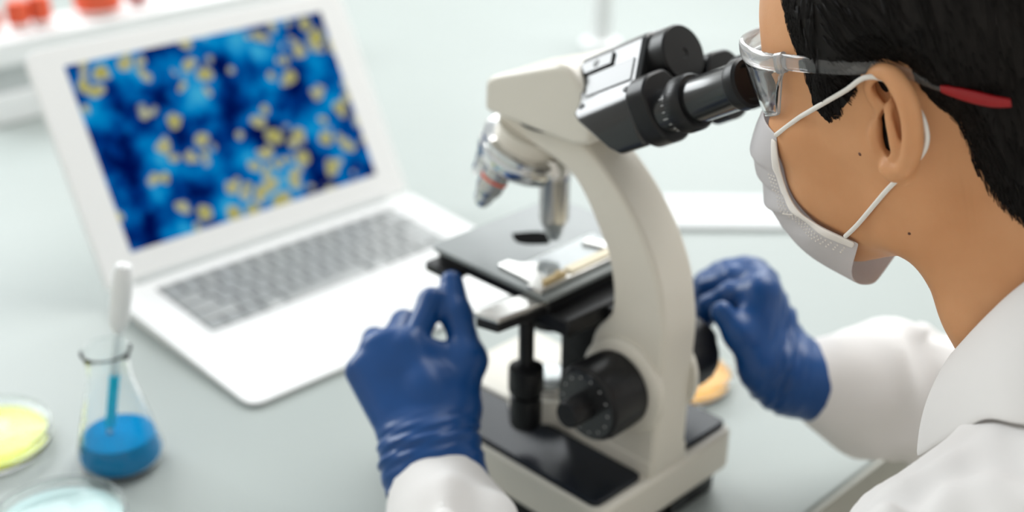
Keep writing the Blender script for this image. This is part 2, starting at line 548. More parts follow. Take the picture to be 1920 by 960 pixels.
# hinge cap
MB().lathe([(16.5, 0), (17.5, 1), (17.5, 14), (16.5, 15.2), (3, 15.4), (2.6, 14.8)], E(-8, 0, 28), ed, 48).build('hinge_cap', M['black'], scope)
for s in (-1, 1):
    mp = round_poly([(-45.5, -5), (-45.5, 15), (-38, 23), (-21, 24), (-13, 13), (-12, -6), (-19, -18.5), (-36, -18.5)], [8, 4, 5, 5, 5, 6, 8, 8], 5)
    MB().prism([(s * a, c) for a, c in mp], lambda u, v, w: E(w, u, v), -7, 8).build('mount_plate', M['black'], scope, bevel=1.6)
    ep = MB().lathe([(14.2, 4), (14.2, 7), (13.2, 8), (13.2, 20)], E(0, s * (30 if s < 0 else 27), 0), ed, 40).build('eyepiece', M['satin'], scope)
    MB().lathe([(15.2, 19), (16.3, 20), (16.3, 28.5), (15, 30)], E(0, s * (30 if s < 0 else 27), 0), ed, 96, ridge=(1, 2, .7)).build('dioptre_ring', M['black'], ep)
    MB().lathe([(12.8, 29), (12.8, 59.5), (13.0, 60), (12.9, 61)], E(0, s * (30 if s < 0 else 27), 0), ed, 40).build('eyepiece_tube', M['satin'], ep)
    MB().lathe([(13.6, 60.5), (14.2, 62), (14.0, 67), (12.5, 68.5), (10, 68.5), (8.5, 66)], E(0, s * (30 if s < 0 else 27), 0), ed, 40).build('eyecup', M['black'], ep)
    tick = MB()
    for k in range(7):
        # angle measured in the (y, t) plane; the near side looks at the camera
        a = math.radians(146 + 17 * k) if s < 0 else math.radians(34 - 17 * k)
        ln_ = 1.8 if k % 3 else 3.2
        c = [(E(sv, s * 30 + 13.35 * math.cos(a + da), 13.35 * math.sin(a + da))) for sv, da in ((16.8 - ln_, -.014), (16.8, -.014), (16.8, .014), (16.8 - ln_, .014))]
        c2 = [(E(sv, s * 30 + 13.0 * math.cos(a + da), 13.0 * math.sin(a + da))) for sv, da in ((16.8 - ln_, -.014), (16.8, -.014), (16.8, .014), (16.8 - ln_, .014))]
        tick.rings([c2, c])
    tick.build('scale_mark', M['mark'], ep)

# revolving nosepiece with four objectives
NT = math.radians(20)
na = Vector((-math.sin(NT), 0, -math.cos(NT)))         # revolver axis, pointing down and away from the user
nc = Vector((-133, 0, 249))
nose = MB().lathe([(30, 0), (32, 1), (32, 4), (30.5, 5), (30.5, 6.5), (33, 8), (33, 14), (31, 17), (24, 21), (10, 23.5), (3, 24)], nc, na, 56).build('nosepiece', M['chrome'], scope)
MB().lathe([(24, -10), (25, 0.5), (25, 1.2)], nc, na, 48).build('nosepiece_mount', M['cream'], scope)
nx = Vector((math.cos(NT), 0, -math.sin(NT)))
for k, (sc_l, ringm) in enumerate(((1.0, None), (0.72, 'brass'), (0.86, None), (0.70, 'red'))):
    th = k * math.pi / 2
    radial = nx * math.cos(th) + Vector((0, 1, 0)) * math.sin(th)
    oa = (na * math.cos(NT) + radial * math.sin(NT)).normalized()      # cone of objectives
    p = nc + na * 12 + radial * 19.5
    if k == 0:
        oa = Vector((0, 0, -1))
        p = Vector((-110, 0, 235))
    l = 52 * sc_l
    ob = MB().lathe([(8.5, -6), (11, -1), (11, 7), (10.4, 8), (10.2, l * .70), (9.2, l * .76), (7.0, l * .84)] if k == 0 else [(8.5, -6), (10, -1), (10, 6), (9.4, 7), (9.4, l * .62), (8.6, l * .68), (6.6, l * .80)], p, oa, 32).build('objective', M['steel'], scope)
    MB().lathe([(6.8, l * .79), (6.2, l * .90), (4.2, l * 1.0), (3.0, l)], p, oa, 28).build('objective_tip', M['chrome'], ob)
    if ringm:
        MB().lathe([(9.7, l * .40), (9.7, l * .45)], p, oa, 32).build('colour_band', M[ringm], ob)

# stage
st = round_poly([(-178, -52), (-66, -52), (-66, 72), (-178, 72)], [7, 4, 4, 7], 4)
MB().prism(st, xy, 168.5, 172).build('stage_top', M['stage'], scope, bevel=.8)
MB().prism(round_poly([(-175, -49), (-68, -49), (-68, 69), (-175, 69)], 5), xy, 160, 168.6).build('stage_plate', M['black'], scope, bevel=.8)
MB().prism([(-92, -49), (-50, -49), (-50, 60), (-92, 60)], xy, 148, 160.2).build('stage_carriage', M['black'], scope, bevel=1.5)
MB().prism(round_poly([(-178.5, -58), (-150, -58), (-150, -40), (-178.5, -40)], 4), xy, 155, 161).build('stage_corner_block', M['black'], scope, bevel=1)
# light aperture in the stage: a leaf shaped black patch standing for the shade inside the hole
ap = [(-152 + 30 * t, 2 + 24 * math.sin(math.pi * t) * .62 + 6 * t) for t in [i / 8 for i in range(9)]] + [(-122 - 30 * t, 8 - 19 * math.sin(math.pi * t) * .55 - 6 * t) for t in [i / 8 for i in range(1, 8)]]
MB().prism(ap, xy, 171.2, 172.15).build('aperture_shade', M['hole'], scope)
# mechanical slide holder: rail, arm and spring finger
rail = MB().box((-84, -52, 172), (-72, 62, 176)).build('slide_rail', M['steel'], scope, bevel=.8)
MB().prism([(-92, -92), (-74, -88), (-68, -36), (-86, -36)], xy, 164, 168).build('rail_arm', M['steel'], scope, bevel=1)
MB().prism([(-91, -91), (-75, -87), (-69, -36), (-85, -36)], xy, 157, 164).build('rail_arm_base', M['black'], scope, bevel=1)
MB().prism([(-121, -42), (-97, -44), (-84, -47), (-84, -32), (-97, -30), (-104, -20), (-112, -30), (-121, -33)], xy, 172.1, 174.2).build('slide_clip', M['steel'], scope, bevel=.5)
MB().prism([(-104, 22), (-84, 28), (-84, 36), (-106, 30)], xy, 172.1, 175).build('spring_finger', M['steel'], scope, bevel=.5)
MB().box((-82, -20, 176), (-74, 46, 178)).build('vernier_scale', M['ivory'], scope, bevel=.4)
MB().box((-79, -44, 176), (-75, -24, 178.5)).build('brass_stop', M['brass'], scope, bevel=.4)
MB().lathe([(2.6, 0), (2.6, 3.5), (2, 4)], (-77, -30, 176), (0, 0, 1), 16).build('brass_screw', M['brass'], scope)
# condenser, its bracket and lamp below
MB().prism([(-88, 84), (-57, 84), (-57, 160), (-88, 160)], xz, -15, 15).build('stage_bracket', M['black'], scope, bevel=1.5)
MB().box((-60, -13, 100), (-42, 13, 158)).build('rack_slide', M['black'], scope, bevel=1)
cond = MB().lathe([(15, 0), (15, 8), (18, 9), (18, 20), (16, 21), (16, 30)], (-111, 0, 118), (0, 0, 1), 40).build('condenser', M['black'], scope)
MB().lathe([(13, -1.2), (12, -2.5), (4, -4)], (-111, 0, 118), (0, 0, 1), 32).build('condenser_lens', M['lens'], cond)
MB().box((-112, -8, 120), (-84, 8, 136)).build('condenser_arm', M['black'], scope, bevel=1)
MB().tube([(-112, -17, 124), (-114, -27, 120)], [2.2, 2.6], 12).build('diaphragm_lever', M['chrome'], scope)
lampb = MB().lathe([(30, 0), (29, 14), (26, 18), (20, 19)], (-111, 0, 50), (0, 0, 1), 40).build('lamp_housing', M['cream'], scope)
MB().lathe([(19, 17), (19, 24), (17, 25)], (-111, 0, 50), (0, 0, 1), 40).build('lamp_collar', M['chrome'], lampb)
MB().lathe([(16.5, 24), (14, 27), (8, 29), (2, 29.8)], (-111, 0, 50), (0, 0, 1), 40).build('lamp_lens', M['lens'], lampb)
# coaxial stage drive hanging at the near corner
dr = MB().lathe([(5.2, 0), (5.2, 46), (7.5, 47), (7.5, 55)], (-86, -50, 108), (0, 0, 1), 24).build('stage_drive', M['black'], scope)
MB().lathe([(9, 34), (11.8, 33), (12, 30), (12, 16), (11, 14.5), (9, 14)], (-86, -50, 80), (0, 0, 1), 48, ridge=(2, 3, .6)).build('upper_drive_knob', M['black'], dr)
MB().lathe([(8.5, 29), (8.5, 26), (10.5, 25), (10.8, 22), (10.8, 4), (9.8, 2), (8, 1.5)], (-86, -50, 66), (0, 0, 1), 48, ridge=(3, 4, .6)).build('lower_drive_knob', M['black'], dr)
# specimen slide clamped on the stage
sl = MB().box((-112, -34, 172.2), (-86, 42, 173.3)).build('specimen_slide', M['glass'], None, bevel=.15)
sl.location, sl.rotation_euler = ORG, (0, 0, YAW)
tag(sl, 'clear glass specimen slide lying on the microscope stage', 'slide')


# ------------------------------------------------------------------ glassware and dishes
def lathe_obj(name, prof, m, parent, n=48, p0=(0, 0, 0), axis=(0, 0, 1), cap0=True, cap1=True, bevel=0):
    return MB().lathe(prof, p0, axis, n, cap0=cap0, cap1=cap1).build(name, m, parent, bevel=bevel, angle=60)


fl = thing('erlenmeyer_flask', bench(-331, -224), 'clear conical glass flask holding blue liquid beside the laptop', 'flask', YAW)
outp = [(21, .5), (26.5, 2), (30.0, 5.5), (31.3, 10), (30.8, 14), (28.8, 21), (17.5, 66), (15.6, 74), (15.4, 86), (16.4, 92), (18.0, 95), (17.2, 96)]
inp = [(15.2, 95), (14.2, 86), (14.3, 74), (16.2, 66), (27.4, 21), (29.4, 14), (29.8, 10), (28.6, 6.3), (25.6, 3.4), (20.5, 2.2), (2, 2.1)]
lathe_obj('glass_wall', outp + inp, M['glass'], fl, 56)
lathe_obj('liquid', [(2, 2.2), (20.4, 2.3), (25.5, 3.5), (28.5, 6.4), (29.7, 10), (29.3, 14), (27.3, 21), (26.2, 25.5), (2, 25.2)], M['blue_liquid'], fl, 48)

pp = thing('transfer_pipette', bench(-331, -224, 4), 'translucent dropper pipette with white bulb standing in the flask of blue liquid', 'pipette', YAW)
pa = Vector((-7.5, -7.5, 0.5))
pd = (Vector((0.118, 0.155, 0.98))).normalized()
MB().lathe([(1.2, 0), (1.5, 14), (1.9, 22), (3.0, 27), (3.4, 104), (3.6, 110)], pa, pd, 20).build('stem', M['rubber'], pp)
MB().lathe([(3.3, 26.5), (3.75, 28), (3.75, 70), (3.5, 71)], pa, pd, 20).build('liquid_column', M['cyan_liquid'], pp)
MB().lathe([(3.6, 106), (6.0, 112), (7.2, 119), (7.4, 145), (6.8, 153), (5.0, 158.5), (1.5, 160.5)], pa, pd, 28).build('bulb', M['white_plastic'], pp)


def petri(name, loc, label, liquid, r=45.0, h=14.0, fill=6.0, group=None):
    t = thing(name, loc, label, 'petri dish', 0.0, group)
    lathe_obj('dish', [(r - 3, .3), (r - 1.4, .8), (r - 1, h - 2), (r - 2.2, h - 2), (r - 2.6, 1.8), (2, 1.6)], M['dish'], t, 64)
    lathe_obj('medium', [(2, 1.7), (r - 2.7, 1.9), (r - 2.6, fill), (2, fill - .2)], liquid, t, 64)
    lathe_obj('lid', [(2, h + .2), (r - .4, h + .2), (r + .1, h - 6), (r + .9, h - 6), (r + 1.1, h + .6), (r + .2, h + 1.2), (2, h + 1.2)], M['dish'], t, 64)
    return t


petri('petri_dish', bench(-421, -284), 'covered round dish of bright yellow-green medium left of the flask', M['yellow_liquid'])
petri('petri_dish', bench(-286, -297), 'clear round dish of pale teal medium in front of the flask', M['teal_liquid'])
petri('petri_dish', bench(-117, 160), 'round dish of orange medium standing behind the microscope arm', M['orange_liquid'])

# rack with red-capped tubes on the far end of the bench
rk = thing('tube_rack', bench(-1120, 150), 'white plastic tube rack behind the laptop holding red capped tubes', 'rack', YAW)
MB().box((-40, -130, 0.5), (40, 330, 38)).build('rack_base', M['white_plastic'], rk, bevel=3)
MB().box((-30, -124, 38), (30, 324, 72)).build('rack_gap_shade', M['grey_plastic'], rk)  # grey block in place of the shade in the gap between the plates
top = MB().box((-40, -130, 72), (40, 330, 104)).build('rack_top', M['white_plastic'], rk, bevel=3)


def red_tube(i, y, r, h, m, label):
    t = thing('sample_tube', bench(-1120, 150 + y, 104), label, 'tube', YAW)
    MB().lathe([(r * .8, .3), (r * .8, 8), (r, 9), (r, h * .8), (r * .86, h), (2, h)], n=28).build('cap', m, t, bevel=1)
    MB().lathe([(r * .72, .2), (r * .84, 3), (r * .84, 8)], n=28).build('neck', M['white_plastic'], t)


red_tube(0, -88, 11, 30, M['red'], 'small red capped tube at the outermost end of the white rack')
red_tube(1, -54, 14, 36, M['red'], 'red capped tube of the close pair, the one nearer the rack end')
red_tube(2, -25, 14, 38, M['red'], 'red capped tube of the close pair, the one nearer the wide jar')
red_tube(3, 54, 30, 46, M['red'], 'wide red capped jar on the white rack behind the laptop corner')
red_tube(4, 112, 15, 34, M['dark_red'], 'dark red capped tube beyond the wide jar, mostly hidden by the laptop lid')

# slim white post on the far bench
po = thing('white_post', bench(-800, 836), 'slim white upright post standing on the far bench behind the microscope', 'post', YAW)
MB().lathe([(14, .5), (15, 2), (15, 420), (13, 424)], n=28).build('shaft', M['white_plastic'], po)
MB().lathe([(30, .3), (30, 5), (16, 9)], n=32).build('base_disc', M['white_plastic'], po)
# flat tray added further back for an unidentified white band
tr = tag(MB().prism(round_poly([(-150, -42), (150, -42), (150, 42), (-150, 42)], 10), xy, .5, 5).build('white_slab', M['slab'], None, bevel=2), 'low white tray lying on the bench behind the microscope', 'slab')
tr.location = (0.262, 1.240, TABLE_Z)


# ------------------------------------------------------------------ organic surfaces: distance fields + surface nets
def axis_pts(segs):
    """segs: [(start, spacing), ..., (end, None)] -> monotone coordinates with varying spacing"""
    out = []
    for (a, h), (b2, _) in zip(segs[:-1], segs[1:]):
        k = max(1, int(round((b2 - a) / h)))
        out += [a + (b2 - a) * i / k for i in range(k)]
    out.append(segs[-1][0])
    return np.array(out, np.float32)


class Field:
    def __init__(s, ax, ay, az):
        s.a = (ax, ay, az)
        s.F = np.full((len(ax), len(ay), len(az)), 60.0, np.float32)

    def _win(s, lo, hi, pad):
        sl = []
        for k in range(3):
            i0 = max(0, int(np.searchsorted(s.a[k], lo[k] - pad)) - 1)
            i1 = min(len(s.a[k]), int(np.searchsorted(s.a[k], hi[k] + pad)) + 1)
            if i1 <= i0:
                return None, None
            sl.append(slice(i0, i1))
        X = s.a[0][sl[0]][:, None, None]
        Y = s.a[1][sl[1]][None, :, None]
        Z = s.a[2][sl[2]][None, None, :]
        return tuple(sl), (X, Y, Z)

    def _mix(s, sl, d, k, op):
        A = s.F[sl]
        if op == '-':
            h = np.clip(.5 - .5 * (d + A) / k, 0, 1)
            s.F[sl] = A * (1 - h) + (-d) * h + k * h * (1 - h)
        else:
            h = np.clip(.5 + .5 * (A - d) / k, 0, 1)
            s.F[sl] = A * (1 - h) + d * h - k * h * (1 - h)
        return s

    def ell(s, c, r, k=8.0, op='+', rot=None):
        m = max(r)
        ext = [m] * 3 if rot is not None else r
        sl, g = s._win([c[i] - ext[i] for i in range(3)], [c[i] + ext[i] for i in range(3)], k + 8)
        if sl is None:
            return s
        x, y, z = g[0] - c[0], g[1] - c[1], g[2] - c[2]
        if rot is not None:
            R = np.array(rot.to_3x3().transposed(), np.float32)
            x, y, z = (R[0, 0] * x + R[0, 1] * y + R[0, 2] * z, R[1, 0] * x + R[1, 1] * y + R[1, 2] * z, R[2, 0] * x + R[2, 1] * y + R[2, 2] * z)
        k0 = np.sqrt((x / r[0]) ** 2 + (y / r[1]) ** 2 + (z / r[2]) ** 2)
        k1 = np.sqrt((x / r[0] ** 2) ** 2 + (y / r[1] ** 2) ** 2 + (z / r[2] ** 2) ** 2) + 1e-9
        return s._mix(sl, k0 * (k0 - 1) / k1, k, op)

    def cap(s, p, q, r0, r1=None, k=8.0, op='+', sq=None, disp=None):
        """round cone from p to q; sq: (axis, factor) flattens across that axis"""
        r1 = r0 if r1 is None else r1
        m = max(r0, r1)
        pad = m * (1.0 if sq is None else max(1.0, sq[1]))
        sl, g = s._win([min(p[i], q[i]) - pad for i in range(3)], [max(p[i], q[i]) + pad for i in range(3)], k + 8)
        if sl is None:
            return s
        d = [q[i] - p[i] for i in range(3)]
        L2 = sum(c * c for c in d) + 1e-9
        x, y, z = g[0] - p[0], g[1] - p[1], g[2] - p[2]
        t = np.clip((x * d[0] + y * d[1] + z * d[2]) / L2, 0, 1)
        ex, ey, ez = x - t * d[0], y - t * d[1], z - t * d[2]
        D2 = ex * ex + ey * ey + ez * ez
        if sq is not None:
            a, fct = sq
            c = ex * a[0] + ey * a[1] + ez * a[2]
            D2 = D2 - c * c + (c / fct) ** 2
        return s._mix(sl, np.sqrt(D2) - (r0 + (r1 - r0) * t), k, op)

    def chain(s, pts, rad, k=6.0, op='+', sq=None):
        if not hasattr(rad, '__len__'):
            rad = [rad] * len(pts)
        for i in range(len(pts) - 1):
            s.cap(pts[i], pts[i + 1], rad[i], rad[i + 1], k, op, sq)
        return s

    def plane_cut(s, p, nrm, k=1.0):
        """remove everything on the side the normal points to"""
        nrm = Vector(nrm).normalized()
        X, Y, Z = s.a[0][:, None, None], s.a[1][None, :, None], s.a[2][None, None, :]
        d = -((X - p[0]) * nrm[0] + (Y - p[1]) * nrm[1] + (Z - p[2]) * nrm[2])
        return s._mix((slice(None),) * 3, d.astype(np.float32), k, '-')

    def ripple(s, fn, lim=12):
        """add a displacement fn(x, y, z) near the surface"""
        idx = np.argwhere(np.abs(s.F) < lim)
        x, y, z = s.a[0][idx[:, 0]], s.a[1][idx[:, 1]], s.a[2][idx[:, 2]]
        s.F[idx[:, 0], idx[:, 1], idx[:, 2]] += fn(x, y, z).astype(np.float32)
        return s

    def net(s):
        F = s.F
        ins = F < 0
        nx, ny, nz = F.shape
        cnt = np.zeros((nx - 1, ny - 1, nz - 1), np.int8)
        for i in (0, 1):
            for j in (0, 1):
                for k in (0, 1):
                    cnt += ins[i:nx - 1 + i, j:ny - 1 + j, k:nz - 1 + k]
        act = (cnt > 0) & (cnt < 8)
        ids = np.full(act.shape, -1, np.int64)
        ii, jj, kk = np.nonzero(act)
        ids[ii, jj, kk] = np.arange(len(ii))
        P = np.zeros((len(ii), 3), np.float64)
        W = np.zeros(len(ii))
        ax = s.a
        cor = [(0, 0, 0), (1, 0, 0), (0, 1, 0), (1, 1, 0), (0, 0, 1), (1, 0, 1), (0, 1, 1), (1, 1, 1)]
        for a in range(8):
            for b2 in range(a + 1, 8):
                ca, cb = cor[a], cor[b2]
                if sum(abs(ca[q] - cb[q]) for q in range(3)) != 1:
                    continue
                fa = F[ii + ca[0], jj + ca[1], kk + ca[2]]
                fb = F[ii + cb[0], jj + cb[1], kk + cb[2]]
                m = (fa < 0) != (fb < 0)
                t = np.where(m, fa / (fa - fb + 1e-12), 0)
                for q, ix in enumerate((ii, jj, kk)):
                    va, vb = ax[q][ix + ca[q]], ax[q][ix + cb[q]]
                    P[:, q] += np.where(m, va + (vb - va) * t, 0)
                W += m
        P /= W[:, None]
        faces = []
        # x edges
        for q in range(3):
            sl0 = [slice(None)] * 3
            sl1 = [slice(None)] * 3
            sl0[q], sl1[q] = slice(0, -1), slice(1, None)
            ch = ins[tuple(sl0)] != ins[tuple(sl1)]
            o = [r for r in range(3) if r != q]
            e = np.argwhere(ch)
            ok = np.ones(len(e), bool)
            for r in o:
                ok &= (e[:, r] > 0) & (e[:, r] < F.shape[r] - 1)
            e = e[ok]
            sgn = ins[tuple(e.T)]
            quad = []
            for da, db in ((-1, -1), (0, -1), (0, 0), (-1, 0)):
                c = e.copy()
                c[:, o[0]] += da
                c[:, o[1]] += db
                quad.append(ids[c[:, 0], c[:, 1], c[:, 2]])
            quad = np.stack(quad, 1)
            flip = sgn if q != 1 else ~sgn
            quad[~flip] = quad[~flip][:, ::-1]
            faces.append(quad)
        return P, np.concatenate(faces)


def organic(name, P, Q, m, parent=None, smooth_it=2):
    me = bpy.data.meshes.new(name)
    # light Laplacian pass takes the grid pattern out
    n = len(P)
    e = np.concatenate([Q[:, [0, 1]], Q[:, [1, 2]], Q[:, [2, 3]], Q[:, [3, 0]]])
    e = np.concatenate([e, e[:, ::-1]])
    deg = np.bincount(e[:, 0], minlength=n).astype(float)
    for lam in (0.5, -0.52) * smooth_it:
        acc = np.stack([np.bincount(e[:, 0], weights=P[e[:, 1], c], minlength=n) for c in range(3)], 1) / np.maximum(deg, 1)[:, None]
        P = P + lam * (acc - P)
    me.vertices.add(n)
    me.vertices.foreach_set('co', (P * .001).astype(np.float32).ravel())
    me.loops.add(Q.size)
    me.loops.foreach_set('vertex_index', Q.astype(np.int32).ravel())
    me.polygons.add(len(Q))
    me.polygons.foreach_set('loop_start', np.arange(0, Q.size, 4, dtype=np.int32))
    me.polygons.foreach_set('loop_total', np.full(len(Q), 4, np.int32))
    me.polygons.foreach_set('use_smooth', np.ones(len(Q), bool))
    me.update(calc_edges=True)
    me.validate()
    me.materials.append(m)
    o = bpy.data.objects.new(name, me)
    COL.objects.link(o)
    if parent is not None:
        o.parent = parent
    return o


# ------------------------------------------------------------------ the person (bench frame, millimetres)
HP, HY = math.radians(19), math.radians(4)
HO = Vector((156.0, -2.2, 348.4))
hf = Vector((-math.cos(HP) * math.cos(HY), -math.cos(HP) * math.sin(HY), -math.sin(HP)))
hl = Vector((math.sin(HY), -math.cos(HY), 0))
hu = hf.cross(hl)


def h2m(p): return HO + hf * p[0] + hl * p[1] + hu * p[2]


def m2h(p):
    d = Vector(p) - HO
    return (d.dot(hf), d.dot(hl), d.dot(hu))


def skin_material():
    m = mat('skin', (0.62, 0.31, 0.15), 0.48, spec=0.35, sss=0.15)
    nt = m.node_tree
    N, L = nt.nodes, nt.links
    b = N['Principled BSDF']
    tc = N.new('ShaderNodeTexCoord')
    n1 = node_in(N, 'ShaderNodeTexNoise', Scale=22.0, Detail=4.0)
    n2 = node_in(N, 'ShaderNodeTexNoise', Scale=900.0, Detail=3.0)
    L.new(tc.outputs['Object'], n1.inputs['Vector'])
    L.new(tc.outputs['Object'], n2.inputs['Vector'])
    r = N.new('ShaderNodeValToRGB')
    r.color_ramp.elements[0].position, r.color_ramp.elements[1].position = .3, .7
    r.color_ramp.elements[0].color = (0.60, 0.285, 0.128, 1)
    r.color_ramp.elements[1].color = (0.68, 0.35, 0.172, 1)
    L.new(n1.outputs['Fac'], r.inputs['Fac'])
    L.new(r.outputs['Color'], b.inputs['Base Color'])
    bp = N.new('ShaderNodeBump')
    bp.inputs['Strength'].default_value = 0.10
    bp.inputs['Distance'].default_value = 0.0006
    L.new(n2.outputs['Fac'], bp.inputs['Height'])
    L.new(bp.outputs['Normal'], b.inputs['Normal'])
    return m


def node_in(N, t, **k):
    q = N.new(t)
    for a, c in k.items():
        q.inputs[a].default_value = c
    return q


M['skin'] = skin_material()
M['glove'] = mat('nitrile_blue', (0.002, 0.052, 0.20), 0.34, spec=0.45, noise=(25, 0.12), bump=(260, 0.10, 0.0006))
M['coat'] = mat('white_coat_cotton', (0.76, 0.74, 0.725), 0.75, noise=(12, 0.015), bump=(1400, 0.12, 0.0004), sss=0.0)
M['hair'] = mat('black_hair', (0.007, 0.0055, 0.005), 0.48, spec=0.22, noise=(300, 0.3))

L_ = dict(
    index=[(-128.8, -112.4, 135.2), (-142.6, -82.6, 152.9), (-151.3, -64.2, 137.5), (-157.6, -50.5, 139.2)],
    middle=[(-141.3, -118.5, 135.3), (-161.2, -91.6, 132.6), (-159.2, -78.4, 109.9), (-143.1, -88.1, 99.6)],
    ring=[(-147.6, -126.9, 132.2), (-174.8, -106.2, 119.7), (-167.6, -95.9, 96.6), (-145.8, -102.6, 96.2)],
    pinky=[(-145.7, -141.4, 122.1), (-168.0, -125.6, 108.8), (-160.2, -116.6, 87.5), (-140.2, -119.2, 91.3)],
    thumb=[(-85.9, -113.6, 107.4), (-101.7, -87.8, 126.9), (-126.3, -74.7, 145.4), (-144.9, -62.2, 158.7)],
    wr=[(-90.5, -150.1, 97.4), (-85.4, -142.7, 96.3), (-78.9, -136.1, 96.4), (-73.6, -129.6, 98.2)],
    arm=[(-79.7, -143.0, 92.1), (-60.7, -152.0, 76.4), (-45.5, -160.3, 65.0), (135, -262, 30), (268, -165, 186)])
R_ = dict(
    index=[(-1.3, 92.1, 146.7), (-21.9, 85.8, 140.0), (-34.1, 80.2, 129.1), (-38.4, 76.2, 118.0)],
    middle=[(-9.3, 104.3, 148.8), (-31.9, 102.0, 143.9), (-49.2, 98.5, 132.0), (-52.9, 93.6, 118.7)],
    ring=[(-21.9, 112.0, 148.6), (-43.7, 112.0, 141.2), (-58.6, 107.9, 129.6), (-61.4, 102.5, 116.6)],
    pinky=[(-33.5, 116.7, 144.9), (-52.6, 115.2, 136.1), (-63.6, 112.0, 124.5), (-64.8, 105.9, 112.7)],
    thumb=[(33.0, 78.3, 94.7), (19.8, 65.4, 109.0), (3.3, 62.5, 128.9), (-10.5, 60.5, 141.4)],
    wr=[(33.1, 83.0, 96.9), (26.3, 91.7, 96.6), (18.5, 99.5, 96.4), (10.6, 104.4, 96.7)],
    arm=[(20.2, 85.4, 100.9), (40.9, 103.0, 91.7), (66.9, 140.5, 76.3), (150, 235, 54), (268, 165, 186)])


def hand_field(F, H, g=0.0, pts=lambda p: p, thick=1.0):
    """palm, four unequal fingers and a thumb; g thickens everything (glove)"""
    rr = dict(index=(9.6, 8.9, 8.3, 7.4), middle=(9.8, 9.0, 8.4, 7.5), ring=(9.4, 8.6, 8.0, 7.2), pinky=(8.6, 7.8, 7.2, 6.4))
    for w, fn in zip(H['wr'], ('pinky', 'ring', 'middle', 'index')):
        F.cap(pts(w), pts(H[fn][0]), 14.5 + g, 10.8 + g, 10)
    mid = [sum(c) / 2 for c in zip(H['wr'][3], H['index'][0])]
    F.cap(pts(H['wr'][3]), pts(H['thumb'][0]), 14 + g, 14.5 + g, 10)
    F.cap(pts(H['thumb'][0]), pts(mid), 12 + g, 12 + g, 12)
    F.cap(pts(H['thumb'][1]), pts(mid), 8.5 + g, 11 + g, 12)
    F.cap(pts(H['thumb'][1]), pts(H['index'][0]), 9 + g, 9 + g, 8)
    for fn, r in rr.items():
        F.chain([pts(p) for p in H[fn]], [q * thick + g for q in r], 3.0)
    F.chain([pts(p) for p in H['thumb']], [14 + g, 11.2 + g, 9.6 + g, 8.0 + g], 6)
    return F


# ---- body: one continuous skin, in head coordinates (fine around the left ear and the face)
BF = Field(axis_pts([(-330, 6), (-110, 2.4), (-30, .85), (22, 1.8), (125, 6), (330, None)]),
           axis_pts([(-270, 6), (-90, 2.6), (54, .9), (95, 5), (290, None)]),
           axis_pts([(-330, 6), (-170, 2.4), (-42, .85), (44, 2.4), (142, None)]))
S1 = 1.0


def sym(fn):
    fn(1)
    fn(-1)


BF.ell((-8, 0, 52), (92, 74, 80), 6)
BF.ell((30, 0, 36), (52, 59, 56), 20)
BF.ell((38, 0, -8), (42, 54, 52), 18)
sym(lambda s: BF.ell((46, s * 38, -4), (22, 23, 20), 16))
sym(lambda s: BF.ell((8, s * 56, 4), (26, 13, 26), 12))
sym(lambda s: BF.cap((4, s * 56, -8), (11, s * 48, -46), 12, 12, 14))
sym(lambda s: BF.cap((11, s * 48, -46), (56, s * 16, -64), 12.5, 13, 16))
BF.ell((64, 0, -62), (14, 18, 12), 14)
BF.ell((36, 0, -40), (40, 43, 31), 18)
sym(lambda s: BF.ell((44, s * 31, -24), (34, 25, 31), 12))
sym(lambda s: BF.ell((55, s * 36, 2), (23, 21, 16), 12))
sym(lambda s: BF.ell((26, s * 44, -28), (28, 14, 26), 14))
sym(lambda s: BF.ell((66, s * 18, 36), (14, 20, 8), 10))
sym(lambda s: BF.ell((75, s * 31, 20), (10, 15, 9), 7, '-'))
sym(lambda s: BF.ell((63, s * 31, 20), (12, 13, 11), 4))
BF.cap((78, 0, 24), (91, 0, -6), 6, 8.5, 8)
sym(lambda s: BF.ell((83, s * 9, -10), (9, 7, 6), 5))
sym(lambda s: BF.ell((85, s * 6, -15), (4, 3, 3), 2, '-'))
BF.ell((76, 0, -33), (9, 20, 5.5), 4)
BF.ell((74, 0, -42), (9, 17, 6), 4)
BF.ell((82, 0, -37.5), (6, 22, 1.6), 2, '-')
# neck and trunk
mh = lambda p: m2h(p)
BF.chain([mh((186, 0, 330)), mh((226, 0, 282)), mh((268, 0, 228))], [54, 53, 60], 26)
sym(lambda s: BF.chain([mh((172, -s * 50, 318)), mh((205, -s * 38, 262)), mh((226, -s * 18, 212))], [15, 14, 12], 16))
BF.chain([mh((286, 0, 215)), mh((420, 0, -60)), mh((470, 0, -200))], [80, 105, 110], 30)
for H, s in ((L_, 1), (R_, -1)):
    BF.cap(mh((275, -s * 40, 225)), mh(H['arm'][4]), 46, 44, 30)
    BF.cap(mh(H['arm'][4]), mh(H['arm'][3]), 44, 36, 16)
    BF.cap(mh(H['arm'][3]), mh(H['arm'][0]), 30, 15, 14)
    hand_field(BF, H, -5.0, mh)
